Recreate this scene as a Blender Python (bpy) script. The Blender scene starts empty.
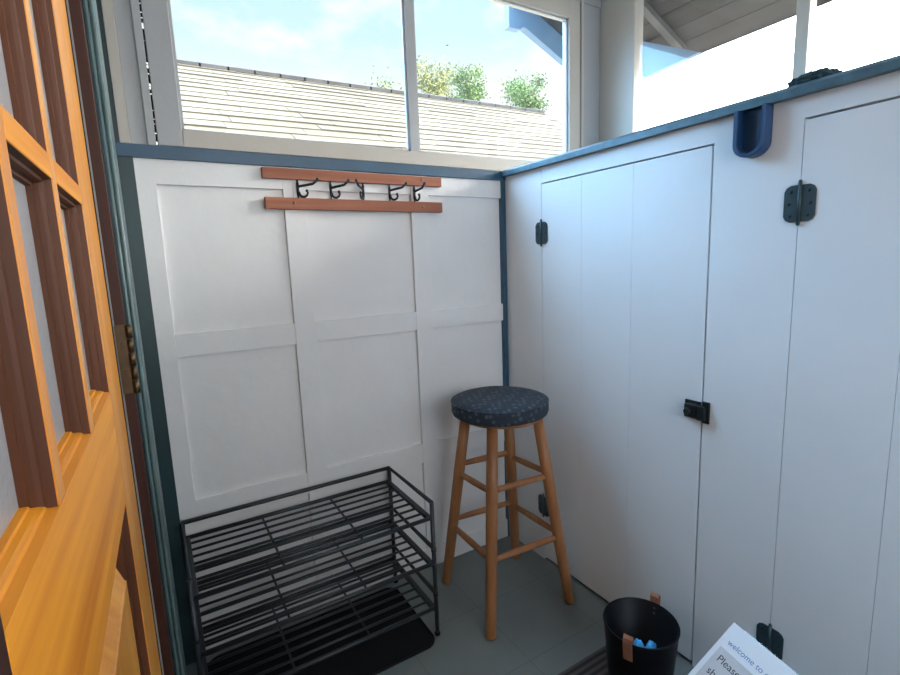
import bpy, bmesh, math, random
from mathutils import Vector, Matrix, noise
sc = bpy.context.scene
COL = sc.collection
random.seed(7)
R = math.radians

# ------------------------------------------------------------------ camera
cam_d = bpy.data.cameras.new('camera')
cam = bpy.data.objects.new('camera', cam_d)
COL.objects.link(cam)
cam_d.sensor_width = 36.0
cam_d.lens = 36.0 * 491.18 / 900.0
cam_d.clip_start = 0.01
cam_d.clip_end = 200
CAM = Vector((-1.3395, -1.7434, 1.3019))
cam.matrix_world = Matrix.Translation(CAM) @ Matrix.Rotation(-0.53846, 4, 'Z') @ Matrix.Rotation(math.pi / 2 - 0.15274, 4, 'X') @ Matrix.Rotation(-0.0379, 4, 'Z')
sc.camera = cam

# ------------------------------------------------------------------ world, sun, exposure
sc.view_settings.view_transform = 'Standard'
sc.view_settings.look = 'None'
sc.view_settings.gamma = 1.0
sc.view_settings.use_curve_mapping = False
sc.view_settings.exposure = 0.70
sc.cycles.max_bounces = 14
sc.cycles.diffuse_bounces = 8
sc.cycles.transparent_max_bounces = 16
SKY_STRENGTH = 1.0
SUN_STRENGTH = 9.0
SKY_LOBES = [((0.93, 0.05, 0.33), 0.72, 1.0, (11.0, 10.8, 10.4)),
             ((0.82, -0.42, 0.37), 0.955, 0.992, (17.0, 16.5, 15.6)),
             ((-0.52, 0.60, 0.60), 0.77, 0.96, (3.0, 7.0, 11.8)),
             ((0.35, -0.88, 0.34), 0.60, 1.0, (1.9, 1.85, 1.8)),  # added southern glow, fill light for the room through the front opening
             ((-0.62, -0.70, 0.35), 0.75, 0.97, (2.2, 3.0, 4.0))]

world = bpy.data.worlds.new('sky')
sc.world = world
world.use_nodes = True
wn, wl = world.node_tree.nodes, world.node_tree.links
wn.clear()
wo = wn.new('ShaderNodeOutputWorld')
bg = wn.new('ShaderNodeBackground')
bg.inputs['Strength'].default_value = SKY_STRENGTH
tc = wn.new('ShaderNodeTexCoord')
sep = wn.new('ShaderNodeSeparateXYZ')
wl.new(tc.outputs['Generated'], sep.inputs[0])
# blue sky by elevation
ramp = wn.new('ShaderNodeValToRGB')
e = ramp.color_ramp.elements
e[0].position = 0.0; e[0].color = (0.9, 0.95, 1.0, 1)
e[1].position = 1.0; e[1].color = (3.6, 4.2, 5.0, 1)
for pos, c in ((0.22, (0.75, 0.76, 0.78, 1)), (0.33, (0.60, 0.66, 0.665, 1)), (0.385, (0.47, 0.64, 0.66, 1)), (0.455, (0.44, 0.63, 0.67, 1)), (0.60, (3.6, 4.4, 5.4, 1))):
    q = e.new(pos); q.color = c
wl.new(sep.outputs['Z'], ramp.inputs[0])
# clouds
cm = wn.new('ShaderNodeMapping'); cm.inputs['Scale'].default_value = (2.3, 2.3, 5.0)
cm.inputs['Location'].default_value = (0.35, 0.1, 0.2)
wl.new(tc.outputs['Generated'], cm.inputs[0])
cn = wn.new('ShaderNodeTexNoise'); cn.inputs['Scale'].default_value = 2.2; cn.inputs['Detail'].default_value = 8; cn.inputs['Roughness'].default_value = 0.58
wl.new(cm.outputs[0], cn.inputs['Vector'])
cr = wn.new('ShaderNodeValToRGB'); cr.color_ramp.elements[0].position = 0.46; cr.color_ramp.elements[1].position = 0.60
wl.new(cn.outputs['Fac'], cr.inputs[0])
mixc = wn.new('ShaderNodeMix'); mixc.data_type = 'RGBA'
wl.new(cr.outputs[0], mixc.inputs['Factor'])
wl.new(ramp.outputs[0], mixc.inputs['A'])
mixc.inputs['B'].default_value = (0.70, 0.70, 0.70, 1)
# broad bright patches of sky: hazy white cloud in the east, deep blue to the north-west
nrm = wn.new('ShaderNodeVectorMath'); nrm.operation = 'NORMALIZE'
wl.new(tc.outputs['Generated'], nrm.inputs[0])
def lobe(base, direction, c0, c1, col):
    d = wn.new('ShaderNodeVectorMath'); d.operation = 'DOT_PRODUCT'
    d.inputs[1].default_value = Vector(direction).normalized()
    wl.new(nrm.outputs[0], d.inputs[0])
    r = wn.new('ShaderNodeMapRange'); r.interpolation_type = 'SMOOTHSTEP'
    r.inputs['From Min'].default_value = c0; r.inputs['From Max'].default_value = c1
    wl.new(d.outputs['Value'], r.inputs['Value'])
    m = wn.new('ShaderNodeVectorMath'); m.operation = 'SCALE'; m.inputs[0].default_value = col
    wl.new(r.outputs[0], m.inputs['Scale'])
    q = wn.new('ShaderNodeVectorMath'); q.operation = 'ADD'
    wl.new(base, q.inputs[0]); wl.new(m.outputs[0], q.inputs[1])
    return q.outputs[0]
sky = mixc.outputs['Result']
for L in SKY_LOBES:
    sky = lobe(sky, *L)
wl.new(sky, bg.inputs['Color'])
wl.new(bg.outputs[0], wo.inputs['Surface'])

sun_d = bpy.data.lights.new('sun', 'SUN')
sun_d.energy = SUN_STRENGTH
sun_d.angle = R(1.0)
sun_d.color = (1.0, 0.92, 0.78)
sun = bpy.data.objects.new('sun', sun_d)
COL.objects.link(sun)
sun.rotation_euler = Vector((0.35, -0.62, 0.78)).to_track_quat('Z', 'Y').to_euler()

# ------------------------------------------------------------------ helpers
def tag(o, label=None, cat=None, group=None, kind=None):
    if label: o['label'] = label
    if cat: o['category'] = cat
    if group: o['group'] = group
    if kind: o['kind'] = kind
    return o

def thing(name, loc, label=None, cat=None, group=None, kind=None, rot=(0, 0, 0)):
    o = bpy.data.objects.new(name, None)
    o.empty_display_size = 0.1
    COL.objects.link(o)
    o.location = loc
    o.rotation_euler = rot
    return tag(o, label, cat, group, kind)

def world_mat(o):
    m = Matrix.LocRotScale(o.location, o.rotation_euler, o.scale)
    return world_mat(o.parent) @ m if o.parent else m

class MB:
    """collects shapes in world coordinates (or local ones, with local=True) and links them as one mesh object"""
    def __init__(s):
        s.bm = bmesh.new()
    def add(s, verts, faces, smooth=False):
        vs = [s.bm.verts.new(v) for v in verts]
        for f in faces:
            try:
                q = s.bm.faces.new([vs[i] for i in f]); q.smooth = smooth
            except ValueError:
                pass
        return vs
    def box(s, lo, hi, bev=0.0, M=None):
        lo = Vector(lo); hi = Vector(hi)
        t = bmesh.new()
        bmesh.ops.create_cube(t, size=1.0)
        for v in t.verts:
            v.co = Vector(((lo[i] + hi[i]) / 2 + v.co[i] * (hi[i] - lo[i]) for i in range(3)))
        if bev > 0:
            bmesh.ops.bevel(t, geom=t.edges[:], offset=bev, segments=2, profile=0.7, affect='EDGES')
        if M:
            t.transform(M)
        s.merge(t)
        return s
    def merge(s, t, smooth=None):
        m = {}
        for v in t.verts: m[v] = s.bm.verts.new(v.co)
        for f in t.faces:
            try:
                q = s.bm.faces.new([m[v] for v in f.verts]); q.smooth = f.smooth if smooth is None else smooth
            except ValueError:
                pass
        t.free()
        return s
    def tube(s, pts, r, n=10, cap=True):
        """round bar along a polyline; r a number or a list"""
        pts = [Vector(p) for p in pts]
        rs = r if isinstance(r, (list, tuple)) else [r] * len(pts)
        rings = []
        prev = None
        for i, p in enumerate(pts):
            a = (pts[min(i + 1, len(pts) - 1)] - pts[max(i - 1, 0)]).normalized()
            if prev is None:
                u = a.orthogonal().normalized()
            else:
                u = (prev - a * prev.dot(a))
                u = u.normalized() if u.length > 1e-6 else a.orthogonal().normalized()
            prev = u
            w = a.cross(u)
            rings.append([s.bm.verts.new(p + (u * math.cos(2 * math.pi * k / n) + w * math.sin(2 * math.pi * k / n)) * rs[i]) for k in range(n)])
        for A, B in zip(rings, rings[1:]):
            for k in range(n):
                q = s.bm.faces.new((A[k], A[(k + 1) % n], B[(k + 1) % n], B[k])); q.smooth = True
        if cap:
            s.bm.faces.new(rings[0][::-1]); s.bm.faces.new(rings[-1])
        return s
    def lathe(s, prof, c, n=32, smooth=True, axis=None):
        """profile of (radius, height) turned about a vertical axis through c"""
        c = Vector(c)
        rings = []
        for r, z in prof:
            if r < 1e-6:
                rings.append([s.bm.verts.new(c + Vector((0, 0, z)))])
            else:
                rings.append([s.bm.verts.new(c + Vector((r * math.cos(2 * math.pi * k / n), r * math.sin(2 * math.pi * k / n), z))) for k in range(n)])
        for A, B in zip(rings, rings[1:]):
            for k in range(n):
                a, b = A[k % len(A)], A[(k + 1) % len(A)]
                d, f = B[k % len(B)], B[(k + 1) % len(B)]
                vs = []
                for v in (a, b, f, d):
                    if v not in vs: vs.append(v)
                if len(vs) > 2:
                    q = s.bm.faces.new(vs); q.smooth = smooth
        return s
    def prism(s, poly, d, bev=0.0):
        """closed polygon (3-D points) pushed along the vector d"""
        t = bmesh.new()
        d = Vector(d)
        a = [t.verts.new(Vector(p)) for p in poly]
        b = [t.verts.new(Vector(p) + d) for p in poly]
        n = len(a)
        t.faces.new(a); t.faces.new(b[::-1])
        for i in range(n):
            t.faces.new((a[(i + 1) % n], a[i], b[i], b[(i + 1) % n]))
        bmesh.ops.recalc_face_normals(t, faces=t.faces[:])
        if bev:
            bmesh.ops.bevel(t, geom=t.edges[:], offset=bev, segments=2, profile=0.7, affect='EDGES')
        s.merge(t)
        return s
    def ball(s, c, r, seg=12, sc_=(1, 1, 1)):
        t = bmesh.new()
        bmesh.ops.create_uvsphere(t, u_segments=seg, v_segments=seg // 2 + 2, radius=r)
        for v in t.verts:
            v.co = Vector((v.co.x * sc_[0], v.co.y * sc_[1], v.co.z * sc_[2])) + Vector(c)
        s.merge(t, True)
        return s
    def build(s, name, m, parent=None, local=False, **kw):
        me = bpy.data.meshes.new(name)
        if parent is not None and not local:
            s.bm.transform(world_mat(parent).inverted())
        bmesh.ops.recalc_face_normals(s.bm, faces=s.bm.faces[:])
        s.bm.to_mesh(me); s.bm.free()
        me.materials.append(m)
        o = bpy.data.objects.new(name, me)
        COL.objects.link(o)
        if parent is not None: o.parent = parent
        return tag(o, **kw)

def box(name, lo, hi, m, parent=None, bev=0.0, **kw):
    return MB().box(lo, hi, bev).build(name, m, parent, **kw)

def copy_tree(o, parent=None):
    c = o.copy(); COL.objects.link(c); c.parent = parent
    for ch in list(o.children): copy_tree(ch, c)
    return c

# ------------------------------------------------------------------ materials
def new_mat(name):
    m = bpy.data.materials.new(name); m.use_nodes = True
    nt = m.node_tree
    return m, nt.nodes, nt.links, nt.nodes['Principled BSDF']

def paint(name, col, rough=0.5, var=0.06, scale=6.0, bump=0.06, bscale=60.0, metallic=0.0, spec=0.5):
    """painted or plain surface with faint mottling and surface texture"""
    m, n, l, b = new_mat(name)
    t = n.new('ShaderNodeTexCoord')
    a = n.new('ShaderNodeTexNoise'); a.inputs['Scale'].default_value = scale; a.inputs['Detail'].default_value = 5
    l.new(t.outputs['Object'], a.inputs['Vector'])
    r = n.new('ShaderNodeValToRGB')
    r.color_ramp.elements[0].position = 0.3; r.color_ramp.elements[1].position = 0.7
    r.color_ramp.elements[0].color = tuple(c * (1 - var) for c in col) + (1,)
    r.color_ramp.elements[1].color = tuple(min(1, c * (1 + var)) for c in col) + (1,)
    l.new(a.outputs['Fac'], r.inputs[0]); l.new(r.outputs[0], b.inputs['Base Color'])
    b.inputs['Roughness'].default_value = rough
    b.inputs['Metallic'].default_value = metallic
    b.inputs['Specular IOR Level'].default_value = spec
    if bump:
        q = n.new('ShaderNodeTexNoise'); q.inputs['Scale'].default_value = bscale; q.inputs['Detail'].default_value = 4
        l.new(t.outputs['Object'], q.inputs['Vector'])
        u = n.new('ShaderNodeBump'); u.inputs['Strength'].default_value = bump; u.inputs['Distance'].default_value = 0.01
        l.new(q.outputs['Fac'], u.inputs['Height']); l.new(u.outputs[0], b.inputs['Normal'])
    return m

def wood(name, dark, light, axis=2, rough=0.35, freq=70.0, coat=0.0, stretch=0.05, spec=0.3):
    """straight-grained wood, grain running along the given axis"""
    m, n, l, b = new_mat(name)
    t = n.new('ShaderNodeTexCoord')
    mp = n.new('ShaderNodeMapping')
    s = [freq, freq, freq]; s[axis] = freq * stretch
    mp.inputs['Scale'].default_value = s
    l.new(t.outputs['Object'], mp.inputs[0])
    a = n.new('ShaderNodeTexNoise'); a.inputs['Scale'].default_value = 1.0; a.inputs['Detail'].default_value = 6; a.inputs['Roughness'].default_value = 0.6
    l.new(mp.outputs[0], a.inputs['Vector'])
    mp2 = n.new('ShaderNodeMapping')
    s2 = [freq * 0.2] * 3; s2[axis] = freq * 0.2 * stretch * 0.5
    mp2.inputs['Scale'].default_value = s2
    l.new(t.outputs['Object'], mp2.inputs[0])
    a2 = n.new('ShaderNodeTexNoise'); a2.inputs['Scale'].default_value = 1.0; a2.inputs['Detail'].default_value = 2
    l.new(mp2.outputs[0], a2.inputs['Vector'])
    mx = n.new('ShaderNodeMix'); mx.data_type = 'FLOAT'; mx.inputs['Factor'].default_value = 0.6
    l.new(a.outputs['Fac'], mx.inputs['A']); l.new(a2.outputs['Fac'], mx.inputs['B'])
    r = n.new('ShaderNodeValToRGB')
    r.color_ramp.elements[0].position = 0.36; r.color_ramp.elements[1].position = 0.62
    r.color_ramp.elements[0].color = dark + (1,); r.color_ramp.elements[1].color = light + (1,)
    l.new(mx.outputs['Result'], r.inputs[0]); l.new(r.outputs[0], b.inputs['Base Color'])
    b.inputs['Roughness'].default_value = rough
    b.inputs['Specular IOR Level'].default_value = spec
    b.inputs['Coat Weight'].default_value = coat
    b.inputs['Coat Roughness'].default_value = 0.15
    u = n.new('ShaderNodeBump'); u.inputs['Strength'].default_value = 0.08; u.inputs['Distance'].default_value = 0.004
    l.new(a.outputs['Fac'], u.inputs['Height']); l.new(u.outputs[0], b.inputs['Normal'])
    return m

def glass_mat(name, dust=0.0):
    m, n, l, b = new_mat(name)
    n.remove(b)
    out = n['Material Output']
    tr = n.new('ShaderNodeBsdfTransparent'); tr.inputs['Color'].default_value = (0.97, 0.985, 0.985, 1)
    gl = n.new('ShaderNodeBsdfGlossy'); gl.inputs['Roughness'].default_value = 0.02
    lw = n.new('ShaderNodeLayerWeight')
    pw = n.new('ShaderNodeMath'); pw.operation = 'POWER'; pw.inputs[1].default_value = 5.0
    l.new(lw.outputs['Facing'], pw.inputs[0])
    fr = n.new('ShaderNodeMath'); fr.operation = 'MULTIPLY_ADD'; fr.inputs[1].default_value = 0.45; fr.inputs[2].default_value = 0.025
    l.new(pw.outputs[0], fr.inputs[0])
    ms = n.new('ShaderNodeMixShader')
    l.new(fr.outputs[0], ms.inputs[0]); l.new(tr.outputs[0], ms.inputs[1]); l.new(gl.outputs[0], ms.inputs[2])
    last = ms
    if dust:
        t = n.new('ShaderNodeTexCoord')
        a = n.new('ShaderNodeTexNoise'); a.inputs['Scale'].default_value = 7; a.inputs['Detail'].default_value = 7; a.inputs['Roughness'].default_value = 0.65
        l.new(t.outputs['Object'], a.inputs['Vector'])
        r = n.new('ShaderNodeMapRange'); r.inputs['From Min'].default_value = 0.3; r.inputs['From Max'].default_value = 0.75
        r.inputs['To Min'].default_value = dust * 0.4; r.inputs['To Max'].default_value = dust
        l.new(a.outputs['Fac'], r.inputs['Value'])
        d = n.new('ShaderNodeBsdfTranslucent'); d.inputs['Color'].default_value = (0.9, 0.9, 0.9, 1)
        m2 = n.new('ShaderNodeMixShader')
        l.new(r.outputs[0], m2.inputs[0]); l.new(ms.outputs[0], m2.inputs[1]); l.new(d.outputs[0], m2.inputs[2])
        last = m2
    l.new(last.outputs[0], out.inputs['Surface'])
    return m

M = {}
M['white'] = paint('white_paint', (0.80, 0.785, 0.775), 0.45, 0.04, 3.0, 0.14, 26.0)
M['cupboard'] = paint('white_cupboard_paint', (0.80, 0.79, 0.785), 0.42, 0.03, 3.0, 0.06, 40.0)
M['trim_grey'] = paint('pale_grey_window_paint', (0.40, 0.40, 0.405), 0.45, 0.03, 4.0, 0.05)
M['trim_tan'] = paint('cream_window_paint', (0.50, 0.46, 0.405), 0.45, 0.04, 4.0, 0.05)
M['teal'] = paint('dark_teal_paint', (0.019, 0.050, 0.056), 0.4, 0.12, 6.0, 0.06)
M['blue_teal'] = paint('slate_blue_paint', (0.030, 0.085, 0.145), 0.38, 0.12, 6.0, 0.06)
M['lit_bead_teal'] = paint('lit_teal_paint', (0.095, 0.155, 0.16), 0.35, 0.2, 12, 0.05)  # same teal paint, lightened: light on the beads put into the colour
M['ledge'] = paint('weathered_teal_ledge_paint', (0.07, 0.14, 0.18), 0.4, 0.25, 25.0, 0.1)
M['dark'] = paint('dark_gap', (0.02, 0.02, 0.022), 0.9, 0.0, bump=0)
M['door_wood_v'] = wood('varnished_door_wood', (0.58, 0.19, 0.018), (0.82, 0.35, 0.05), 2, 0.35, 60, 0.15)
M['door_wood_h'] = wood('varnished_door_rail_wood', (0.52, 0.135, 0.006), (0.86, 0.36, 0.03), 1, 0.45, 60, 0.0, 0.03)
M['shaded_mould'] = wood('shaded_door_wood', (0.055, 0.016, 0.006), (0.125, 0.040, 0.014), 2, 0.5, 60, 0.0)  # same door wood, darker: shade of the reveals put into the colour
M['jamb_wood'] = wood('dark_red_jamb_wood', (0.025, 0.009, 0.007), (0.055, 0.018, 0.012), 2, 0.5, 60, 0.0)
M['stool_wood'] = wood('stool_wood', (0.29, 0.116, 0.044), (0.41, 0.180, 0.075), 2, 0.4, 60, 0.1)
M['hook_wood'] = wood('reddish_brown_wood', (0.27, 0.085, 0.045), (0.44, 0.17, 0.095), 0, 0.5, 60)
M['rack'] = paint('dark_grey_metal', (0.035, 0.040, 0.046), 0.42, 0.08, 10, 0.0, metallic=0.3)
M['iron'] = paint('dark_iron', (0.045, 0.05, 0.055), 0.45, 0.1, 30, 0.03, metallic=0.6)
M['hinge'] = paint('painted_hinge_metal', (0.035, 0.062, 0.072), 0.4, 0.15, 40, 0.05, metallic=0.2)
M['latch'] = paint('black_latch_metal', (0.02, 0.025, 0.026), 0.38, 0.1, 40, 0.03, metallic=0.4)
M['brass'] = paint('aged_brass', (0.10, 0.068, 0.040), 0.45, 0.2, 40, 0.05, metallic=0.8)
M['bucket'] = paint('black_bucket_plastic', (0.005, 0.0055, 0.008), 0.42, 0.1, 10, 0.0, spec=0.15)
M['leather'] = paint('tan_leather', (0.30, 0.13, 0.075), 0.55, 0.15, 40, 0.1)
M['cyan'] = paint('bright_blue_fabric', (0.05, 0.42, 0.85), 0.6, 0.1, 30, 0.2)
M['rubber'] = paint('black_rubber', (0.006, 0.0065, 0.0085), 0.7, 0.1, 20, 0.15, 90, spec=0.25)
M['holder'] = paint('dark_blue_plastic', (0.018, 0.062, 0.155), 0.35, 0.08, 20, 0.02)
M['paper'] = paint('white_paper', (0.86, 0.87, 0.9), 0.55, 0.01, 5, 0.0)
M['paper_panel'] = paint('greyish_printed_panel', (0.62, 0.60, 0.62), 0.55, 0.05, 30, 0.0)
M['ink'] = paint('dark_ink', (0.03, 0.03, 0.035), 0.6, 0.0, bump=0)
M['blue_ink'] = paint('blue_ink', (0.16, 0.28, 0.55), 0.6, 0.0, bump=0)
M['glass'] = glass_mat('window_glass')
M['dusty_glass'] = glass_mat('dusty_window_glass', 0.012)
M['acrylic'] = glass_mat('clear_acrylic')
M['soffit'] = wood('weathered_soffit_boards', (0.045, 0.040, 0.038), (0.085, 0.078, 0.073), 1, 0.7, 30)
M['rafter'] = paint('grey_rafter_paint', (0.13, 0.125, 0.12), 0.6, 0.1, 8, 0.05)
M['barge'] = paint('pale_blue_exterior_paint', (0.17, 0.29, 0.43), 0.5, 0.04, 6, 0.04)
M['debris'] = paint('dark_teal_rag', (0.02, 0.055, 0.07), 0.8, 0.3, 60, 0.5, 120)
M['leaf'] = paint('green_leaves', (0.085, 0.15, 0.022), 0.6, 0.4, 1.2, 0)
M['leaf_yellow'] = paint('yellow_green_leaves', (0.155, 0.16, 0.032), 0.6, 0.4, 1.2, 0)
M['bark'] = paint('bark', (0.16, 0.11, 0.08), 0.9, 0.3, 8, 0.4)
M['ground'] = paint('dry_ground', (0.14, 0.13, 0.11), 0.9, 0.2, 0.5, 0.1, 3)
M['house_wall'] = paint('house_wall_paint', (0.6, 0.58, 0.54), 0.7, 0.05, 2, 0.05)
M['weather'] = paint('grey_weatherstrip', (0.25, 0.26, 0.27), 0.6, 0.1, 20, 0)

def floor_mat():
    m, n, l, b = new_mat('grey_green_floor')
    t = n.new('ShaderNodeTexCoord')
    br = n.new('ShaderNodeTexBrick')
    br.offset = 0.0
    br.inputs['Scale'].default_value = 1.0
    br.inputs['Brick Width'].default_value = 0.305; br.inputs['Row Height'].default_value = 0.305
    br.inputs['Mortar Size'].default_value = 0.0018; br.inputs['Mortar Smooth'].default_value = 0.4
    br.inputs['Color1'].default_value = (0.205, 0.23, 0.228, 1); br.inputs['Color2'].default_value = (0.21, 0.236, 0.232, 1)
    br.inputs['Mortar'].default_value = (0.15, 0.17, 0.17, 1)
    mp = n.new('ShaderNodeMapping'); mp.inputs['Location'].default_value = (0.11, 0.02, 0)
    l.new(t.outputs['Object'], mp.inputs[0]); l.new(mp.outputs[0], br.inputs['Vector'])
    a = n.new('ShaderNodeTexNoise'); a.inputs['Scale'].default_value = 5; a.inputs['Detail'].default_value = 6
    l.new(t.outputs['Object'], a.inputs['Vector'])
    mx = n.new('ShaderNodeMix'); mx.data_type = 'RGBA'; mx.blend_type = 'MULTIPLY'; mx.inputs['Factor'].default_value = 0.35
    l.new(br.outputs['Color'], mx.inputs['A']); l.new(a.outputs['Fac'], mx.inputs['B'])
    l.new(mx.outputs['Result'], b.inputs['Base Color'])
    b.inputs['Roughness'].default_value = 0.42
    return m
M['floor'] = floor_mat()

def cushion_mat():
    m, n, l, b = new_mat('dotted_navy_fabric')
    t = n.new('ShaderNodeTexCoord')
    mp = n.new('ShaderNodeMapping'); mp.inputs['Rotation'].default_value = (0.3, 0.2, 0.5)
    l.new(t.outputs['Object'], mp.inputs[0])
    vo = n.new('ShaderNodeTexVoronoi'); vo.inputs['Scale'].default_value = 46; vo.inputs['Randomness'].default_value = 0.35
    l.new(mp.outputs[0], vo.inputs['Vector'])
    r = n.new('ShaderNodeValToRGB')
    r.color_ramp.elements[0].position = 0.16; r.color_ramp.elements[0].color = (0.078, 0.094, 0.115, 1)
    r.color_ramp.elements[1].position = 0.44; r.color_ramp.elements[1].color = (0.023, 0.032, 0.047, 1)
    l.new(vo.outputs['Distance'], r.inputs[0])
    l.new(r.outputs[0], b.inputs['Base Color'])
    b.inputs['Roughness'].default_value = 0.85
    w = n.new('ShaderNodeTexNoise'); w.inputs['Scale'].default_value = 350
    l.new(t.outputs['Object'], w.inputs['Vector'])
    u = n.new('ShaderNodeBump'); u.inputs['Strength'].default_value = 0.3; u.inputs['Distance'].default_value = 0.002
    l.new(w.outputs['Fac'], u.inputs['Height']); l.new(u.outputs[0], b.inputs['Normal'])
    return m
M['cushion'] = cushion_mat()

def rug_mat():
    m, n, l, b = new_mat('ribbed_brown_rug')
    t = n.new('ShaderNodeTexCoord')
    w = n.new('ShaderNodeTexWave'); w.bands_direction = 'Y'; w.inputs['Scale'].default_value = 14; w.inputs['Distortion'].default_value = 0.6; w.inputs['Detail'].default_value = 2
    l.new(t.outputs['Object'], w.inputs['Vector'])
    r = n.new('ShaderNodeValToRGB')
    r.color_ramp.elements[0].color = (0.025, 0.021, 0.02, 1); r.color_ramp.elements[1].color = (0.10, 0.085, 0.08, 1)
    l.new(w.outputs['Color'], r.inputs[0]); l.new(r.outputs[0], b.inputs['Base Color'])
    b.inputs['Roughness'].default_value = 0.95
    return m
M['rug'] = rug_mat()

def shingle_mat():
    m, n, l, b = new_mat('cream_grey_shingles')
    t = n.new('ShaderNodeTexCoord')
    a = n.new('ShaderNodeTexNoise'); a.inputs['Scale'].default_value = 1.3; a.inputs['Detail'].default_value = 6
    l.new(t.outputs['Object'], a.inputs['Vector'])
    r = n.new('ShaderNodeValToRGB')
    r.color_ramp.elements[0].position = 0.35; r.color_ramp.elements[1].position = 0.68
    r.color_ramp.elements[0].color = (0.066, 0.056, 0.034, 1); r.color_ramp.elements[1].color = (0.105, 0.092, 0.060, 1)
    l.new(a.outputs['Fac'], r.inputs[0]); l.new(r.outputs[0], b.inputs['Base Color'])
    b.inputs['Roughness'].default_value = 0.9
    return m
M['shingle'] = shingle_mat()
M['shingle_edge'] = paint('dark_shingle_edge', (0.075, 0.065, 0.05), 0.95, 0.1, 5, 0)
M['ridge'] = paint('grey_ridge_shingles', (0.035, 0.034, 0.036), 0.95, 0.25, 4, 0.1)

def door_glass_mat():
    m, n, l, b = new_mat('obscure_door_glass')
    t = n.new('ShaderNodeTexCoord')
    a = n.new('ShaderNodeTexNoise'); a.inputs['Scale'].default_value = 160; a.inputs['Detail'].default_value = 3
    l.new(t.outputs['Object'], a.inputs['Vector'])
    b.inputs['Base Color'].default_value = (0.42, 0.42, 0.44, 1)
    b.inputs['Roughness'].default_value = 0.3
    b.inputs['Transmission Weight'].default_value = 0.25
    u = n.new('ShaderNodeBump'); u.inputs['Strength'].default_value = 0.5; u.inputs['Distance'].default_value = 0.003
    l.new(a.outputs['Fac'], u.inputs['Height']); l.new(u.outputs[0], b.inputs['Normal'])
    return m
M['door_glass'] = door_glass_mat()

# ================================================================== STRUCTURE
ZR, ZRT = 1.635, 1.672            # slate rail under the back window
XO = 0.585                         # outer right wall
box('floor', (-1.6, -3.0, -0.06), (XO + 0.06, 0.05, 0.0), M['floor'], kind='structure')
box('ceiling', (-1.6, -4.3, 2.60), (XO + 0.02, 0.03, 2.64), M['white'], kind='structure')  # end beyond the front wall is an added overhang, keeps sun out

# back wall: recessed panels behind flat stiles and rails
wb = box('wall_back', (-1.46, 0.010, 0.0), (XO + 0.06, 0.06, ZRT + 0.004), M['white'], kind='structure')
XA, XB, XC, XD, XE = -1.296, -0.929, -0.855, -0.452, -0.376
for a, b in ((-1.385, XA), (XB, XC), (XD, XE)):
    box('stile', (a, -0.004, 0.0), (b, 0.0105, ZR), M['white'], wb, 0.0012)
for z0, z1 in ((1.563, ZR), (1.036, 1.110), (0.477, 0.558), (0.0, 0.085)):
    for a, b in ((XA, XB), (XC, XD), (XE, -0.004)):
        box('rail', (a, -0.003, z0), (b, 0.0105, z1), M['white'], wb, 0.0012)
# header and outer piers round the back window
box('header', (-1.46, 0.0, 2.44), (XO + 0.06, 0.06, 2.60), M['trim_grey'], wb)

box('trim_1', (-1.385, -0.014, ZR), (0.0, 0.0095, ZRT), M['blue_teal'], bev=0.002, kind='structure')
box('trim_2', (-0.021, -0.010, 0.0), (0.0, 0.012, ZR), M['blue_teal'], bev=0.0015, kind='structure')
box('trim_3', (-1.385, -0.014, 0.0), (-1.346, 0.0, ZR), M['teal'], bev=0.002, kind='structure')

# left wall with teal casing and dark jamb
wlft = MB()
wlft.box((-1.56, -0.74, 0), (-1.385, 0.06, 2.6))
wlft.box((-1.56, -0.84, 2.2), (-1.385, -0.74, 2.6))
wlft.box((-1.56, -3.0, 2.25), (-1.42, -0.84, 2.6))
wlft.box((-1.56, -3.0, 0), (-1.50, -0.74, 2.3))
wlft.box((-1.56, -3.0, 0), (-1.42, -1.72, 2.3))
wlft = wlft.build('wall_left', M['teal'], kind='structure')
cas = box('trim_4', (-1.44, -0.845, 0.0), (-1.3655, -0.735, 2.25), M['teal'], bev=0.002, kind='structure')
bd = MB()
for x in (-1.3755, -1.3690):
    bd.tube([(x, -0.846, 0.0), (x, -0.846, 2.25)], 0.0030, 10)
bd.build('bead', M['lit_bead_teal'], cas)
jb = box('trim_5', (-1.46, -0.872, 0.0), (-1.3800, -0.846, 2.25), M['jamb_wood'], bev=0.001, kind='structure')
box('weatherstrip', (-1.3955, -0.8745, 0.0), (-1.3935, -0.8722, 2.25), M['weather'], jb)
box('rabbet_shade', (-1.46, -0.8735, 0.0), (-1.3957, -0.8722, 2.25), M['dark'], jb)  # near-black strip, the shade of the door gap put in as colour

# walls behind the camera and on the right
wf = MB()
wf.box((-1.6, -3.06, 0.0), (XO + 0.06, -3.0, 1.0)); wf.box((-1.6, -3.06, 2.46), (XO + 0.06, -3.0, 2.6))
wf.box((-1.6, -3.06, 1.0), (-1.36, -3.0, 2.46)); wf.box((XO - 0.02, -3.06, 1.0), (XO + 0.06, -3.0, 2.46))
wf.build('wall_front', M['white'], kind='structure')  # upper opening added to let fill light in behind the camera
wr = MB()
wr.box((XO, -3.0, 0), (XO + 0.06, 0.05, 1.66))
wr.box((XO, -3.0, 2.46), (XO + 0.06, 0.05, 2.6))
wr.build('wall_right', M['trim_grey'], kind='structure')

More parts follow.
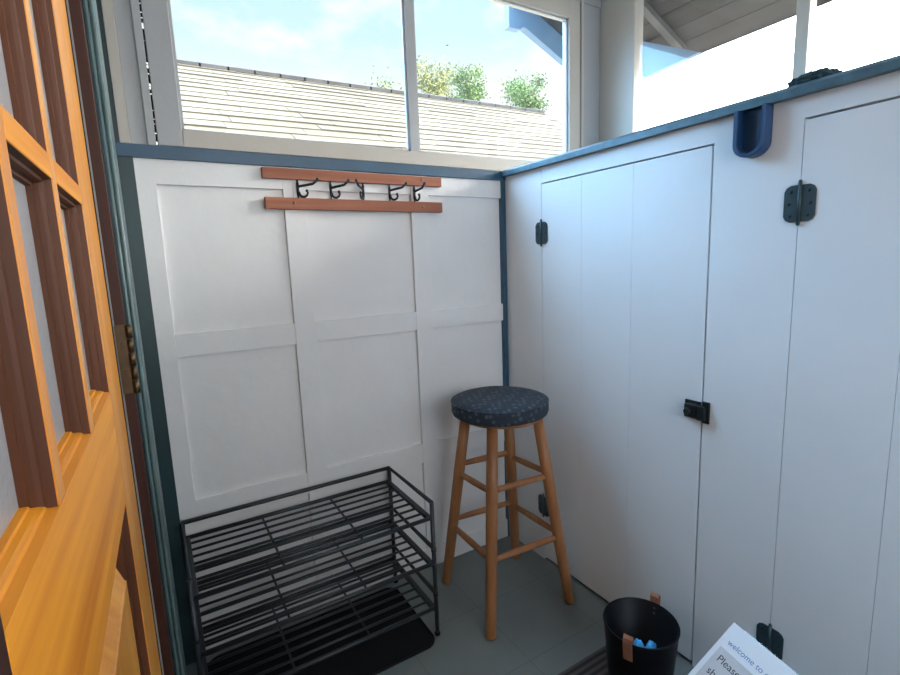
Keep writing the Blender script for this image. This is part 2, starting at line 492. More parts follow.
# window 1 : back, one wide sash with a single mullion
w1 = thing('window_1', (-0.4, 0.02, ZRT), kind='structure')
box('sash_stile', (-1.2775, 0.0, 1.676), (-1.2105, 0.045, 2.44), M['trim_grey'], w1, 0.003)
box('sash_stile', (0.386, 0.0, 1.676), (0.452, 0.045, 2.44), M['trim_tan'], w1, 0.003)
box('sash_rail', (-1.2105, 0.0, 1.676), (0.386, 0.045, 1.7255), M['trim_tan'], w1, 0.003)
box('sash_rail', (-1.2105, 0.0, 2.358), (0.386, 0.045, 2.44), M['trim_tan'], w1, 0.003)
box('mullion', (-0.4365, 0.004, 1.7255), (-0.4005, 0.040, 2.358), M['trim_grey'], w1, 0.003)
st = MB()
for x0, x1 in ((-1.2105, -0.4365), (-0.4005, 0.386)):
    st.box((x0, 0.012, 1.7255), (x0 + 0.008, 0.020, 2.358)); st.box((x1 - 0.008, 0.012, 1.7255), (x1, 0.020, 2.358))
    st.box((x0, 0.012, 1.7255), (x1, 0.020, 1.732)); st.box((x0, 0.012, 2.352), (x1, 0.020, 2.358))
st.build('glazing_bead', M['trim_grey'], w1)
box('pane', (-1.2105, 0.022, 1.7255), (-0.4365, 0.0235, 2.358), M['glass'], w1)
box('pane', (-0.4005, 0.022, 1.7255), (0.386, 0.0235, 2.358), M['dusty_glass'], w1)
# frame boards beside the sash
box('frame_board', (-1.347, 0.004, ZRT), (-1.2825, 0.05, 2.44), M['trim_grey'], w1, 0.002)
box('frame_post', (-1.373, -0.012, ZRT), (-1.347, 0.05, 2.44), M['trim_tan'], w1, 0.002)
box('edge_strip', (-1.385, -0.008, ZRT), (-1.3732, 0.05, 2.44), M['teal'], w1)
box('frame_strip', (-1.3035, -0.006, ZRT), (-1.2828, 0.004, 2.44), M['trim_grey'], w1, 0.0015)
ws = MB()
z = 1.69
while z < 2.42:
    h = random.uniform(0.008, 0.045)
    ws.box((-1.2828, 0.016, z), (-1.2772, 0.022, z + h)); z += h + random.choice((0.003, 0.005, 0.010, 0.018))
ws.build('weatherstrip', M['dark'], w1)
box('frame_board', (0.458, -0.004, ZRT), (0.472, 0.05, 2.44), M['trim_tan'], w1, 0.002)
box('frame_post', (0.475, 0.006, ZRT), (XO + 0.06, 0.06, 2.46), M['trim_grey'], w1, 0.002)

# window 2 : right, above the cupboard
w2 = thing('window_2', (XO, -0.9, 1.68), kind='structure')
box('corner_post', (XO, -0.19, 1.66), (XO + 0.06, 0.0055, 2.46), M['trim_tan'], w2, 0.004)
box('mullion', (XO, -0.876, 1.66), (XO + 0.045, -0.836, 2.46), M['trim_tan'], w2, 0.003)
box('mullion', (XO, -1.58, 1.66), (XO + 0.045, -1.54, 2.46), M['trim_tan'], w2, 0.003)
box('mullion', (XO, -2.28, 1.66), (XO + 0.045, -2.24, 2.46), M['trim_tan'], w2, 0.003)
box('corner_post', (XO, -3.0, 1.66), (XO + 0.06, -2.9, 2.46), M['trim_tan'], w2, 0.003)
for i, (y0, y1) in enumerate(((-0.836, -0.19), (-1.54, -0.876), (-2.24, -1.58), (-2.9, -2.28))):
    box('pane', (XO + 0.02, y0, 1.66), (XO + 0.0215, y1, 2.46), M['dusty_glass'] if i == 0 else M['glass'], w2)

# ------------------------------------------------------------------ wooden house door (door_1)
DA = R(1.0)
DT = Vector((math.sin(DA), math.cos(DA), 0)); DN = Vector((math.cos(DA), -math.sin(DA), 0))
D0 = Vector((CAM.x, CAM.y, 0)) - DN * 0.07
def dp(s, z, d=0.0):
    return D0 + DT * s - DN * d + Vector((0, 0, z))
DM = Matrix((( -DN.x, DT.x, 0, D0.x), (-DN.y, DT.y, 0, D0.y), (0, 0, 1, 0), (0, 0, 0, 1)))   # local (depth, s, z)
door = thing('door_1', dp(0.889, 0.0), kind='structure')
def dbox(name, s0, s1, z0, z1, m, d0=0.0, d1=0.04, bev=0.0015):
    return MB().box((d0, s0, z0), (d1, s1, z1), bev, DM).build(name, m, door)
def ring(mb, s0, s1, z0, z1, prof, sides=(0, 1, 2, 3)):
    """mitred moulding lining an opening; profile of (inset, depth)"""
    rows = []
    for ins, d in prof:
        rows.append([dp(s0 + ins, z0 + ins, d), dp(s1 - ins, z0 + ins, d), dp(s1 - ins, z1 - ins, d), dp(s0 + ins, z1 - ins, d)])
    vs = [[mb.bm.verts.new(p) for p in r] for r in rows]
    for A, B in zip(vs, vs[1:]):
        for k in sides:
            mb.bm.faces.new((A[k], A[(k + 1) % 4], B[(k + 1) % 4], B[k]))
MP = [(0, 0.001), (0.001, 0.006), (0.003, 0.007), (0.004, 0.0095), (0.0045, 0.013), (0.0065, 0.0135), (0.007, 0.018)]
SL, SR = 0.245, 0.708
ZB, ZM, ZT = 1.162, 1.392, 1.95
dbox('stile', SR, 0.838, 0.01, 2.2, M['door_wood_v'])
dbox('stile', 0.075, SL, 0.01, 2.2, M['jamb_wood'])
dbox('rail', SL, SR, 1.020, ZB, M['door_wood_h'])
dbox('rail', SL, SR, ZT, 2.2, M['door_wood_h'])
dbox('rail', SL, SR, 0.01, 0.25, M['door_wood_h'])
dbox('muntin', 0.369, 0.389, ZB, ZT, M['door_wood_v'])
dbox('muntin', 0.529, 0.549, ZB, ZT, M['door_wood_v'])
for a, b in ((SL, 0.369), (0.389, 0.529), (0.549, SR)):
    for zz in (ZM, 1.672):
        dbox('muntin', a, b, zz - 0.010, zz + 0.010, M['door_wood_h'])
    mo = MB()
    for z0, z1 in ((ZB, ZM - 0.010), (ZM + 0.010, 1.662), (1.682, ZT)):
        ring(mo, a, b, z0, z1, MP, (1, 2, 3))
    mo.build('moulding', M['shaded_mould'], door)
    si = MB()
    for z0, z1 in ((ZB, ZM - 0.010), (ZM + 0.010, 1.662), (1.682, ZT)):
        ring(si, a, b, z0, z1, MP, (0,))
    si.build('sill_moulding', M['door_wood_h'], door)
    for z0, z1 in ((ZB, ZM - 0.010), (ZM + 0.010, 1.662), (1.682, ZT)):
        dbox('pane', a, b, z0, z1, M['door_glass'], 0.0175, 0.021, 0)
# lower raised panel
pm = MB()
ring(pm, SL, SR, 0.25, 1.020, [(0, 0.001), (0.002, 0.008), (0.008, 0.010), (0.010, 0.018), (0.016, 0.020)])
pm.build('moulding', M['shaded_mould'], door)
rp = MB()
ring(rp, SL + 0.014, SR - 0.014, 0.264, 1.006, [(0, 0.022), (0.030, 0.022), (0.032, 0.019), (0.052, 0.006), (0.053, 0.004)])
f = [rp.bm.verts.new(dp(a, b, 0.004)) for a, b in ((SL + 0.067, 0.317), (SR - 0.067, 0.317), (SR - 0.067, 0.953), (SL + 0.067, 0.953))]
rp.bm.faces.new(f)
rp.build('raised_panel', M['door_wood_v'], door)
dbox('back_board', SL, SR, 0.25, 1.02, M['jamb_wood'], 0.023, 0.035, 0)
hg = MB()
hx, hy = -1.3765, -0.8765
hg.box((-1.394, -0.8755, 1.124), (-1.380, -0.8715, 1.228), 0.0006)
for k in range(5):
    z0 = 1.124 + k * 0.0210
    hg.tube([(hx, hy, z0), (hx, hy, z0 + 0.0195)], 0.0045 if k % 2 == 0 else 0.0041, 14)
    if k % 2:
        hg.box((-1.3885, -0.8770, z0 + 0.003), (-1.383, -0.8750, z0 + 0.0165), 0.0005)
hg.build('hinge', M['brass'], door)

# ================================================================== CUPBOARD WALL
cup = thing('built_in_cupboard', (0.3, -1.3, 0.0), 'tall white plank cupboard with a teal top board filling the right side', 'cupboard')
Y1, Y2, Y3, Y4, Y5 = -0.238, -0.448, -0.668, -0.927, -1.147
G = 0.0026
body = MB()
body.box((0.0, Y1 + G * 0.5, 0.0), (0.02, -0.001, 1.65))                 # board in the corner
body.box((0.0, Y5 + 0.0022, 0.0), (0.02, Y4 - G, 1.65))                    # fixed stile between the doors
body.box((0.0, Y4 - G, 1.589 + G), (0.02, Y1, 1.65))                  # rail over the doors
body.box((0.0, -1.95, 1.599 + G), (0.02, Y5 + G, 1.65))
body.box((0.0, -2.99, 0.0), (0.02, -1.955, 1.65))
body.build('body', M['cupboard'], cup)
inner = MB()
inner.box((0.024, -2.985, 0.0), (0.04, -0.001, 1.65))
inner.build('inner_shade_sheet', M['dark'], cup)  # near-black sheet gives the unlit interior's shade behind the door gaps
tb = MB()
tb.prism([(-0.022, -0.001, 1.650), (-0.022, -0.001, 1.668), (-0.014, -0.001, 1.676), (XO - 0.001, -0.001, 1.676), (XO - 0.001, -0.001, 1.650)], (0, -2.99, 0))
tb.build('top_board', M['ledge'], cup, label='weathered teal top board')

def plank_door(ys, z0, z1):
    """door leaf of butted planks"""
    d = MB()
    for a, b in zip(ys, ys[1:]):
        d.box((0.0, b + 0.0004, z0), (0.02, a - 0.0004, z1), 0.0012)
    return d
d1 = plank_door([Y1 - 0.0003, Y2, Y3, Y4 + G], 0.014, 1.589 - G).build('cupboard_door', M['cupboard'], cup)
d2 = plank_door([Y5 + 0.0012, -1.357, -1.60, -1.95 + G], 0.014, 1.599 - G).build('cupboard_door', M['cupboard'], cup)

def butterfly_hinge(parent, y, zc, h=0.086, w=0.034):
    """two clipped-corner leaves, six screws and a knuckle"""
    hb = MB()
    for sgn in (-1, 1):
        c = 0.014
        pts = [(0, -h / 2), (w - c, -h / 2), (w - c * 0.35, -h / 2 + c * 0.35), (w, -h / 2 + c), (w, h / 2 - c), (w - c * 0.35, h / 2 - c * 0.35), (w - c, h / 2), (0, h / 2)]
        hb.prism([(-0.0004, y + sgn * p[0], zc + p[1]) for p in pts], (-0.0026, 0, 0), 0.0004)
    hb.tube([(-0.004, y, zc - h / 2 - 0.004), (-0.004, y, zc + h / 2 + 0.006)], 0.0042, 12)
    hb.ball((-0.004, y, zc + h / 2 + 0.008), 0.0040, 10)
    hb.ball((-0.004, y, zc - h / 2 - 0.005), 0.0040, 10)
    o = hb.build('hinge', M['hinge'], parent)
    for sgn in (-1, 1):
        for dz in (-0.028, 0.0, 0.028):
            yy = y + sgn * (0.019 if dz else 0.023)
            MB().ball((-0.0032, yy, zc + dz), 0.0042, 10, (0.45, 1, 1)).build('screw', M['latch'], parent)
    return o
butterfly_hinge(d1, Y1, 1.400)
butterfly_hinge(d1, Y1, 0.250)
butterfly_hinge(d2, Y5, 1.408)
butterfly_hinge(d2, Y5, 0.242)
la = MB()
la.box((-0.005, Y4 + 0.004, 0.814), (0.0, Y4 + 0.052, 0.868), 0.0012)
la.box((-0.022, Y4 + 0.006, 0.820), (-0.005, Y4 + 0.044, 0.860), 0.004)
la.tube([(-0.022, Y4 + 0.028, 0.840), (-0.028, Y4 + 0.028, 0.840), (-0.030, Y4 + 0.028, 0.840), (-0.036, Y4 + 0.028, 0.840)], [0.006, 0.006, 0.011, 0.009], 12)
la.build('latch', M['latch'], d1)
kp = MB()
kp.box((-0.006, Y4 - 0.024, 0.808), (0.0, Y4 - 0.003, 0.872), 0.001)
kp.box((-0.022, Y4 - 0.018, 0.818), (-0.006, Y4 + 0.004, 0.860), 0.003)
kp.build('latch_keeper', M['latch'], cup)

# ================================================================== STOOL
SX, SY = -0.276, -0.316
stool = thing('bar_stool', (SX, SY, 0), 'tall round wooden bar stool with dark dotted cushion in the corner', 'stool')
foot = dict(front=Vector((-0.464, -0.478, 0)), left=Vector((-0.439, -0.132, 0)), right=Vector((-0.108, -0.499, 0)), back=Vector((-0.095, -0.155, 0)))
top = dict(front=Vector((-0.352, -0.363, 0.73)), left=Vector((-0.376, -0.226, 0.73)), right=Vector((-0.162, -0.383, 0.73)), back=Vector((-0.190, -0.245, 0.73)))
def leg_at(k, z):
    return foot[k].lerp(top[k], z / 0.73)
for k in foot:
    a, b = foot[k], top[k]
    MB().tube([a, a.lerp(b, 0.006), a.lerp(b, 0.3), a.lerp(b, 0.68), b], [0.017, 0.0195, 0.0205, 0.0215, 0.0195], 16).build('leg', M['stool_wood'], stool)
for k1, k2, z in (('left', 'back', 0.525), ('left', 'front', 0.487), ('front', 'right', 0.492), ('back', 'right', 0.505),
                  ('left', 'back', 0.288), ('left', 'front', 0.258), ('front', 'right', 0.257), ('back', 'right', 0.272)):
    a, b = leg_at(k1, z), leg_at(k2, z)
    MB().tube([a, a.lerp(b, 0.12), a.lerp(b, 0.5), a.lerp(b, 0.88), b], [0.0085, 0.0105, 0.0125, 0.0105, 0.0085], 12).build('rung', M['stool_wood'], stool)
MB().lathe([(0, 0.724), (0.145, 0.724), (0.158, 0.730), (0.160, 0.738), (0.158, 0.748), (0, 0.748)], (SX, SY, 0), 40).build('seat', M['stool_wood'], stool)
cu = MB()
prof = [(0.150, 0.739), (0.172, 0.738), (0.180, 0.742), (0.184, 0.752), (0.184, 0.772), (0.1815, 0.781), (0.176, 0.786), (0.165, 0.7905), (0.13, 0.795), (0.07, 0.798), (0, 0.799)]
cu.lathe([(r * 0.978, 0.742 + (z - 0.739) * 1.12) for r, z in prof], (SX - 0.006, SY + 0.002, 0), 56)
for v in cu.bm.verts:
    n = noise.noise(Vector((v.co.x * 9, v.co.y * 9, v.co.z * 9)))
    v.co.z += n * 0.0025
cush = cu.build('seat_cushion', M['cushion'], stool, label='dark navy cushion with pale dots')
pp = MB()
ring_pts = [(SX - 0.006 + 0.1780 * math.cos(2 * math.pi * k / 48), SY + 0.002 + 0.1780 * math.sin(2 * math.pi * k / 48), 0.7895) for k in range(49)]
pp.tube(ring_pts, 0.0032, 8, False)
pp.build('piping', M['cushion'], cush)

# ================================================================== SHOE RACK
RX0, RX1, RY0, RY1 = -1.342, -0.614, -0.366, -0.018
rack = thing('shoe_rack', ((RX0 + RX1) / 2, (RY0 + RY1) / 2, 0), 'dark grey metal three tier wire shoe rack under the coat hooks', 'shoe rack')
PT = [0.502, 0.334, 0.166]
for x in (RX0, RX1):
    for y in (RY0, RY1):
        p = MB()
        p.tube([(x, y, 0.006), (x, y, 0.502)], 0.0076, 12)
        for z in (0.334, 0.166):
            p.tube([(x, y, z - 0.012), (x, y, z + 0.002)], 0.0090, 12)
        lg = p.build('leg', M['rack'], rack)
        MB().ball((x, y, 0.0105), 0.0105, 14).build('foot', M['rubber'], lg)
for zt in PT:
    fr = MB()
    fr.tube([(RX0, RY0, zt), (RX0, RY1, zt), (RX1, RY1, zt), (RX1, RY0, zt)], 0.0074, 10)
    fr.build('top_frame', M['rack'], rack)
    zs = zt - 0.055
    sh = MB()
    for y in (RY0, RY1):
        sh.tube([(RX0, y, zs), (RX1, y, zs)], 0.0070, 10)
    for x in (RX0, RX1):
        sg = 1 if x == RX0 else -1
        sh.box((min(x, x + sg * 0.018), RY0, zs - 0.008), (max(x, x + sg * 0.018), RY1, zs + 0.004), 0.002)
    so = sh.build('shelf', M['rack'], rack)
    for k in range(1, 8):
        y = RY0 + (RY1 - RY0) * k / 8
        MB().tube([(RX0 + 0.01, y, zs), (RX1 - 0.01, y, zs)], 0.0043, 8).build('wire', M['rack'], so)
    for q in (1 / 3, 2 / 3):
        x = RX0 + (RX1 - RX0) * q
        MB().tube([(x, RY0, zs - 0.006), (x, RY1, zs - 0.006)], 0.0038, 8).build('cross_wire', M['rack'], so)

# boot mat under the rack
def rounded(x0, x1, y0, y1, r, n=6):
    pts = []
    for cx, cy, a0 in ((x1 - r, y1 - r, 0), (x0 + r, y1 - r, 90), (x0 + r, y0 + r, 180), (x1 - r, y0 + r, 270)):
        for k in range(n + 1):
            a = R(a0 + 90 * k / n); pts.append((cx + r * math.cos(a), cy + r * math.sin(a)))
    return pts
# (the boot mat itself is linked further down)
mt = thing('boot_mat', (-0.98, -0.22, 0), 'black rounded rubber boot mat on the floor under the shoe rack', 'mat')
# the rack's feet stand outside its right edge
b_ = MB()
b_.prism([(x, y, 0.0004) for x, y in rounded(-1.325, -0.628, -0.402, -0.034, 0.045)], (0, 0, 0.0025), 0)
b_.build('base', M['rubber'], mt)
lip = MB()
pr = rounded(-1.322, -0.631, -0.399, -0.037, 0.042)
lip.tube([(x, y, 0.0045) for x, y in pr + pr[:1]], 0.0042, 8, False)
lip.build('rim', M['rubber'], mt)

# ================================================================== COAT HOOK RACK
hr = thing('coat_hook_rack', (-0.66, 0.0, 1.565), 'two reddish wooden bars with iron swivel coat hooks under the window', 'coat rack')
up = MB().box((-0.9945, -0.022, 1.5945), (-0.3235, -0.001, 1.6285), 0.002).build('bar', M['hook_wood'], hr)
lo = MB().box((-0.9925, -0.022, 1.4965), (-0.3235, 0.0, 1.5345), 0.002).build('bar', M['hook_wood'], hr)
for x in (-0.885, -0.44):
    box('back_strap', (x - 0.012, -0.007, 1.530), (x + 0.012, 0.0, 1.600), M['white'], hr)
def hook(x, ang):
    h = MB()
    h.tube([(0, 0, -0.034), (0, 0, 0.034)], 0.0028, 8)
    h.tube([(0, 0, -0.020), (0, 0, 0.020)], 0.0048, 8)
    u = []
    for t in range(9):
        q = t / 8
        u.append((0, -0.068 * q, 0.008 + 0.010 * q + 0.012 * max(0, q - 0.75) * 4))
    h.tube(u, [0.0054] + [0.0043] * 7 + [0.0040], 8)
    h.ball(u[-1], 0.0055, 8)
    d = [(0, -0.003, -0.010), (0, -0.005, -0.019), (0, -0.012, -0.0255), (0, -0.021, -0.0265), (0, -0.029, -0.022), (0, -0.0325, -0.014), (0, -0.030, -0.007)]
    h.tube(d, [0.0046, 0.0044, 0.0042, 0.0040, 0.0040, 0.0038, 0.0036], 8)
    h.ball(d[-1], 0.0052, 8)
    me = h
    Mx = Matrix.Translation((x, -0.0125, 1.5645)) @ Matrix.Rotation(ang, 4, 'Z')
    me.bm.transform(Mx)
    return me.build('hook', M['iron'], hr)
for x, a in ((-0.882, 62), (-0.768, 48), (-0.648, -40), (-0.544, 42), (-0.440, 8)):
    hook(x, R(a))
for x, z in ((-0.41, 1.616), (-0.41, 1.516), (-0.9, 1.516)):
    MB().ball((x, -0.0225, z), 0.0055, 10, (1, 0.4, 1)).build('screw_cap', M['leather'], hr)

# ================================================================== BUCKET
BX, BY = -0.243, -0.918
bk = thing('bucket', (BX, BY, 0.008), 'round black bucket with tan leather handles beside the cupboard', 'bucket')
MB().lathe([(0, 0.0), (0.078, 0.0), (0.082, 0.004), (0.102, 0.244), (0.1042, 0.248), (0.1027, 0.251), (0.0985, 0.249), (0.079, 0.008), (0, 0.008)], (BX, BY, 0.008), 56).build('shell', M['bucket'], bk)
def handle(ang, dz=0.0):
    """leather loop folded over the rim with two rivets"""
    ca, sa = math.cos(ang), math.sin(ang)
    rad = Vector((ca, sa, 0)); tan = Vector((-sa, ca, 0)); base = Vector((BX, BY, 0.008))
    path = [(0.1010, 0.198), (0.1050, 0.230), (0.1075, 0.254), (0.1065, 0.266), (0.101, 0.272), (0.0935, 0.266), (0.0940, 0.254), (0.0945, 0.247)]
    hm = MB(); t = 0.0014
    prev = None
    rows = []
    for i, (r, z) in enumerate(path):
        a = Vector(path[max(i - 1, 0)]); b = Vector(path[min(i + 1, len(path) - 1)])
        d = (b - a).normalized(); nn = Vector((-d.y, d.x))
        row = []
        for w, o in ((-0.0125, -t), (0.0125, -t), (0.0125, t), (-0.0125, t)):
            row.append(hm.bm.verts.new(base + rad * (r + nn.x * o) + tan * w + Vector((0, 0, z + dz + nn.y * o))))
        rows.append(row)
    for A, B in zip(rows, rows[1:]):
        for k in range(4): hm.bm.faces.new((A[k], A[(k + 1) % 4], B[(k + 1) % 4], B[k]))
    hm.bm.faces.new(rows[0]); hm.bm.faces.new(rows[-1][::-1])
    ho = hm.build('handle', M['leather'], bk)
    rv = MB()
    for z in (0.222, 0.238):
        rv.ball(base + rad * (0.0795 + 0.0175 * (z - 0.008) / 0.241 - 0.001) + Vector((0, 0, z)), 0.0035, 10)
    rv.build('rivet', M['iron'], ho)
handle(math.atan2(0.030, 0.12), 0.011)
handle(math.atan2(-0.030, -0.085))
# blue things in the bucket
for i, (dx, dy, rz) in enumerate(((-0.044, -0.030, 0.9), (-0.022, -0.050, 0.45))):
    c = Vector((BX + dx, BY + dy, 0.205))
    p = MB()
    t = bmesh.new()
    bmesh.ops.create_icosphere(t, subdivisions=4, radius=1.0)
    for v in t.verts:
        n = noise.noise(v.co * 2.3 + Vector((i * 5, 0, 0)))
        v.co = Vector((v.co.x * 0.029, v.co.y * 0.016, v.co.z * 0.030)) * (1 + 0.16 * n)
    t.transform(Matrix.Translation(c) @ Matrix.Rotation(rz, 4, 'Z'))
    p.merge(t, True)
    tag(p.build('shoe_cover', M['cyan']), ('crumpled bright blue shoe cover in the bucket, nearer the leather handle', 'crumpled bright blue shoe cover in the bucket, farther right from the handle')[i], 'shoe cover', 'blue shoe covers in the bucket')

# ================================================================== DOORMAT
dm = MB().box((-0.75, -1.18, 0.0005), (-0.165, -0.725, 0.0065), 0.002)
tag(dm.build('doormat', M['rug']), 'dark brown ribbed doormat on the floor under the bucket', 'doormat')

# ================================================================== SIGN
SP = Vector((-0.10, -1.102, 0.315)); SU = Vector((-0.241, -0.9705, -0.009)).normalized(); SV = Vector((-0.762, 0.195, -0.617)).normalized()
SN = SV.cross(SU).normalized()
if SN.z < 0: SN = -SN
SV = SN.cross(SU); SV = SV if SV.z < 0 else -SV
sm = thing('sign_stand', (-0.12, -1.22, 0.0), 'white slanted notice sheet on a clear acrylic stand beside the bucket', 'sign')
def sp(u, v, w=0.0): return SP + SU * u + SV * v + SN * w
W_, L_ = 0.2794, 0.2159
def slab(u0, u1, v0, v1, w0, w1):
    mb = MB()
    mb.prism([sp(u0, v0, w0), sp(u1, v0, w0), sp(u1, v1, w0), sp(u0, v1, w0)], SN * (w1 - w0))
    return mb
LL = (SP.z - 0.010) / -SV.z
slab(-0.002, W_ + 0.002, -0.002, L_ + 0.004, -0.004, -0.001).build('back_plate', M['acrylic'], sm)
strut = MB()
top_ = sp(0, 0.05, -0.004)
strut.prism([sp(0.02, 0.05, -0.0045), sp(W_ - 0.02, 0.05, -0.0045), Vector((sp(W_ - 0.02, 0.05).x, sp(W_ - 0.02, 0.05).y, 0.001)) , Vector((sp(0.02, 0.05).x, sp(0.02, 0.05).y, 0.001))], (0.003, 0, 0))
q0, q1 = sp(0.02, 0.05), sp(W_ - 0.02, 0.05)
strut.prism([Vector((q0.x, q0.y, 0.0005)), Vector((q1.x, q1.y, 0.0005)), Vector((q1.x + 0.13, q1.y, 0.0005)), Vector((q0.x + 0.13, q0.y, 0.0005))], (0, 0, 0.004))
strut.build('strut', M['acrylic'], sm)
sheet = slab(0, W_, 0, L_, -0.001, -0.0002).build('sheet', M['paper'], sm)
slab(0.0135, W_ - 0.0135, 0.071, L_ - 0.012, -0.0002, 0.0001).build('printed_panel', M['paper_panel'], sheet)
def text(body, u, v, size, m, wide=1.0):
    cu_ = bpy.data.curves.new('lettering', 'FONT')
    cu_.body = body; cu_.size = size; cu_.extrude = 0.00008
    tmp = bpy.data.objects.new('lettering', cu_)
    COL.objects.link(tmp)
    dg = bpy.context.evaluated_depsgraph_get()
    me = bpy.data.meshes.new_from_object(tmp.evaluated_get(dg))
    bpy.data.objects.remove(tmp)
    for vert in me.vertices:
        p = sp(u + vert.co.x * wide, v - vert.co.y, 0.0003 + vert.co.z)
        vert.co = world_mat(sheet).inverted() @ p
    me.materials.clear(); me.materials.append(m)
    o = bpy.data.objects.new('lettering', me)
    COL.objects.link(o); o.parent = sheet
    return o
text('welcome to ev', 0.0215, 0.056, 0.021, M['blue_ink'])
text('Please', 0.0265, 0.106, 0.0265, M['ink'])
text('sho', 0.0265, 0.146, 0.0265, M['ink'])

# ================================================================== WALL HOLDER AND RAG
ho = thing('wall_holder', (-0.001, -1.033, 1.532), 'dark blue plastic holder with rounded bottom hung below the cupboard ledge', 'holder')
ZH1, YC, HW = 1.6495, -1.037, 0.0385
def uprof(w, drop, z1, n=14):
    pts = [(YC + w, z1)]
    zc = 1.532 + drop + w
    zc = 1.532 + 0.034
    for k in range(n + 1):
        a = math.pi * k / n
        pts.append((YC + w * math.cos(a), zc - (0.034 - drop) * math.sin(a)))
    pts.append((YC - w, z1))
    return pts
o_ = uprof(HW, 0.0, ZH1); i_ = uprof(HW - 0.010, 0.010, ZH1)
rim = MB()
rows = []
for (a, b), (c, d) in zip(o_, i_):
    rows.append([rim.bm.verts.new((0.0 - 0.0005, a, b)), rim.bm.verts.new((-0.034, a, b)), rim.bm.verts.new((-0.036, a * 0.75 + c * 0.25, b * 0.75 + d * 0.25)), rim.bm.verts.new((-0.036, a * 0.25 + c * 0.75, b * 0.25 + d * 0.75)), rim.bm.verts.new((-0.034, c, d)), rim.bm.verts.new((-0.004, c, d))])
for A, B in zip(rows, rows[1:]):
    for k in range(5): rim.bm.faces.new((A[k], A[k + 1], B[k + 1], B[k]))
rim.bm.faces.new(rows[0]); rim.bm.faces.new(rows[-1][::-1])
rim.build('rim', M['holder'], ho)
bp = MB().prism([(-0.0005, y, z) for y, z in o_], (-0.0035, 0, 0))
bp.build('back_plate', M['holder'], ho)

rg = MB()
t = bmesh.new()
bmesh.ops.create_icosphere(t, subdivisions=5, radius=1.0)
for v in t.verts:
    n = noise.fractal(v.co * 3.0, 0.8, 2.0, 5)
    v.co = v.co * (1 + 0.2 * n)
    v.co = Vector((v.co.x * 0.03, v.co.y * 0.050, max(v.co.z, -0.45) * 0.017))
t.transform(Matrix.Translation((0.015, -1.150, 1.684)))
rg.merge(t, True)
tag(rg.build('rag', M['debris']), 'small crumpled dark teal rag lying on the cupboard ledge', 'rag')

# ================================================================== PORCH EAVE OUTSIDE
def sof_z(x): return 2.28 + 0.436 * (1.1 - x)
pe = thing('porch_eave', (1.0, -1.3, 2.2), 'sloping wooden eave with dark boards outside the right window', 'eave')
sf = MB()
nb = 9
x0, x1 = 0.30, 1.10
for k in range(nb):
    a = x0 + (x1 - x0) * k / nb + 0.0015; b = x0 + (x1 - x0) * (k + 1) / nb - 0.0015
    sf.prism([(a, 0.345, sof_z(a)), (b, 0.345, sof_z(b)), (b, 0.345, sof_z(b) + 0.02), (a, 0.345, sof_z(a) + 0.02)], (0, -0.28 if a < 0.65 else -3.6, 0), 0.002)
sf.build('soffit_boards', M['soffit'], pe)
rf = MB()
for y in (-0.12, -0.95, -1.75, -2.55):
    rf = MB()
    rf.prism([(0.65, y - 0.018, sof_z(0.65) - 0.03), (1.04, y - 0.018, sof_z(1.04) - 0.03), (1.04, y - 0.018, sof_z(1.04)), (0.65, y - 0.018, sof_z(0.65))], (0, 0.036, 0), 0.002)
    rf.build('rafter', M['rafter'], pe)
ro = MB()
for xa, xb, dy in ((x0, 0.66, -0.295), (0.661, 1.14, -3.63)):
    ro.prism([(xa, 0.36, sof_z(xa) + 0.022), (xb, 0.36, sof_z(xb) + 0.022), (xb, 0.36, sof_z(xb) + 0.05), (xa, 0.36, sof_z(xa) + 0.05)], (0, dy, 0))
ro.build('roofing', M['ridge'], pe)
bz = lambda x: 2.344 + 0.436 * (0.699 - x)
tz = lambda x: 2.484 + 0.43 * (0.699 - x)
MB().prism([(0.321, 0.35, 2.445), (0.397, 0.35, 2.448), (0.41, 0.35, 2.462), (0.43, 0.35, 2.461), (1.12, 0.35, bz(1.12)), (1.12, 0.35, tz(1.12)), (0.323, 0.35, tz(0.323))], (0, 0.04, 0), 0.003).build('barge_board', M['barge'], pe)
MB().prism([(0.9, 0.010, 2.358), (0.9, 0.006, 2.186), (0.9, -0.297, 2.198)], (0.03, 0, 0), 0.002).build('gusset_board', M['barge'], pe)

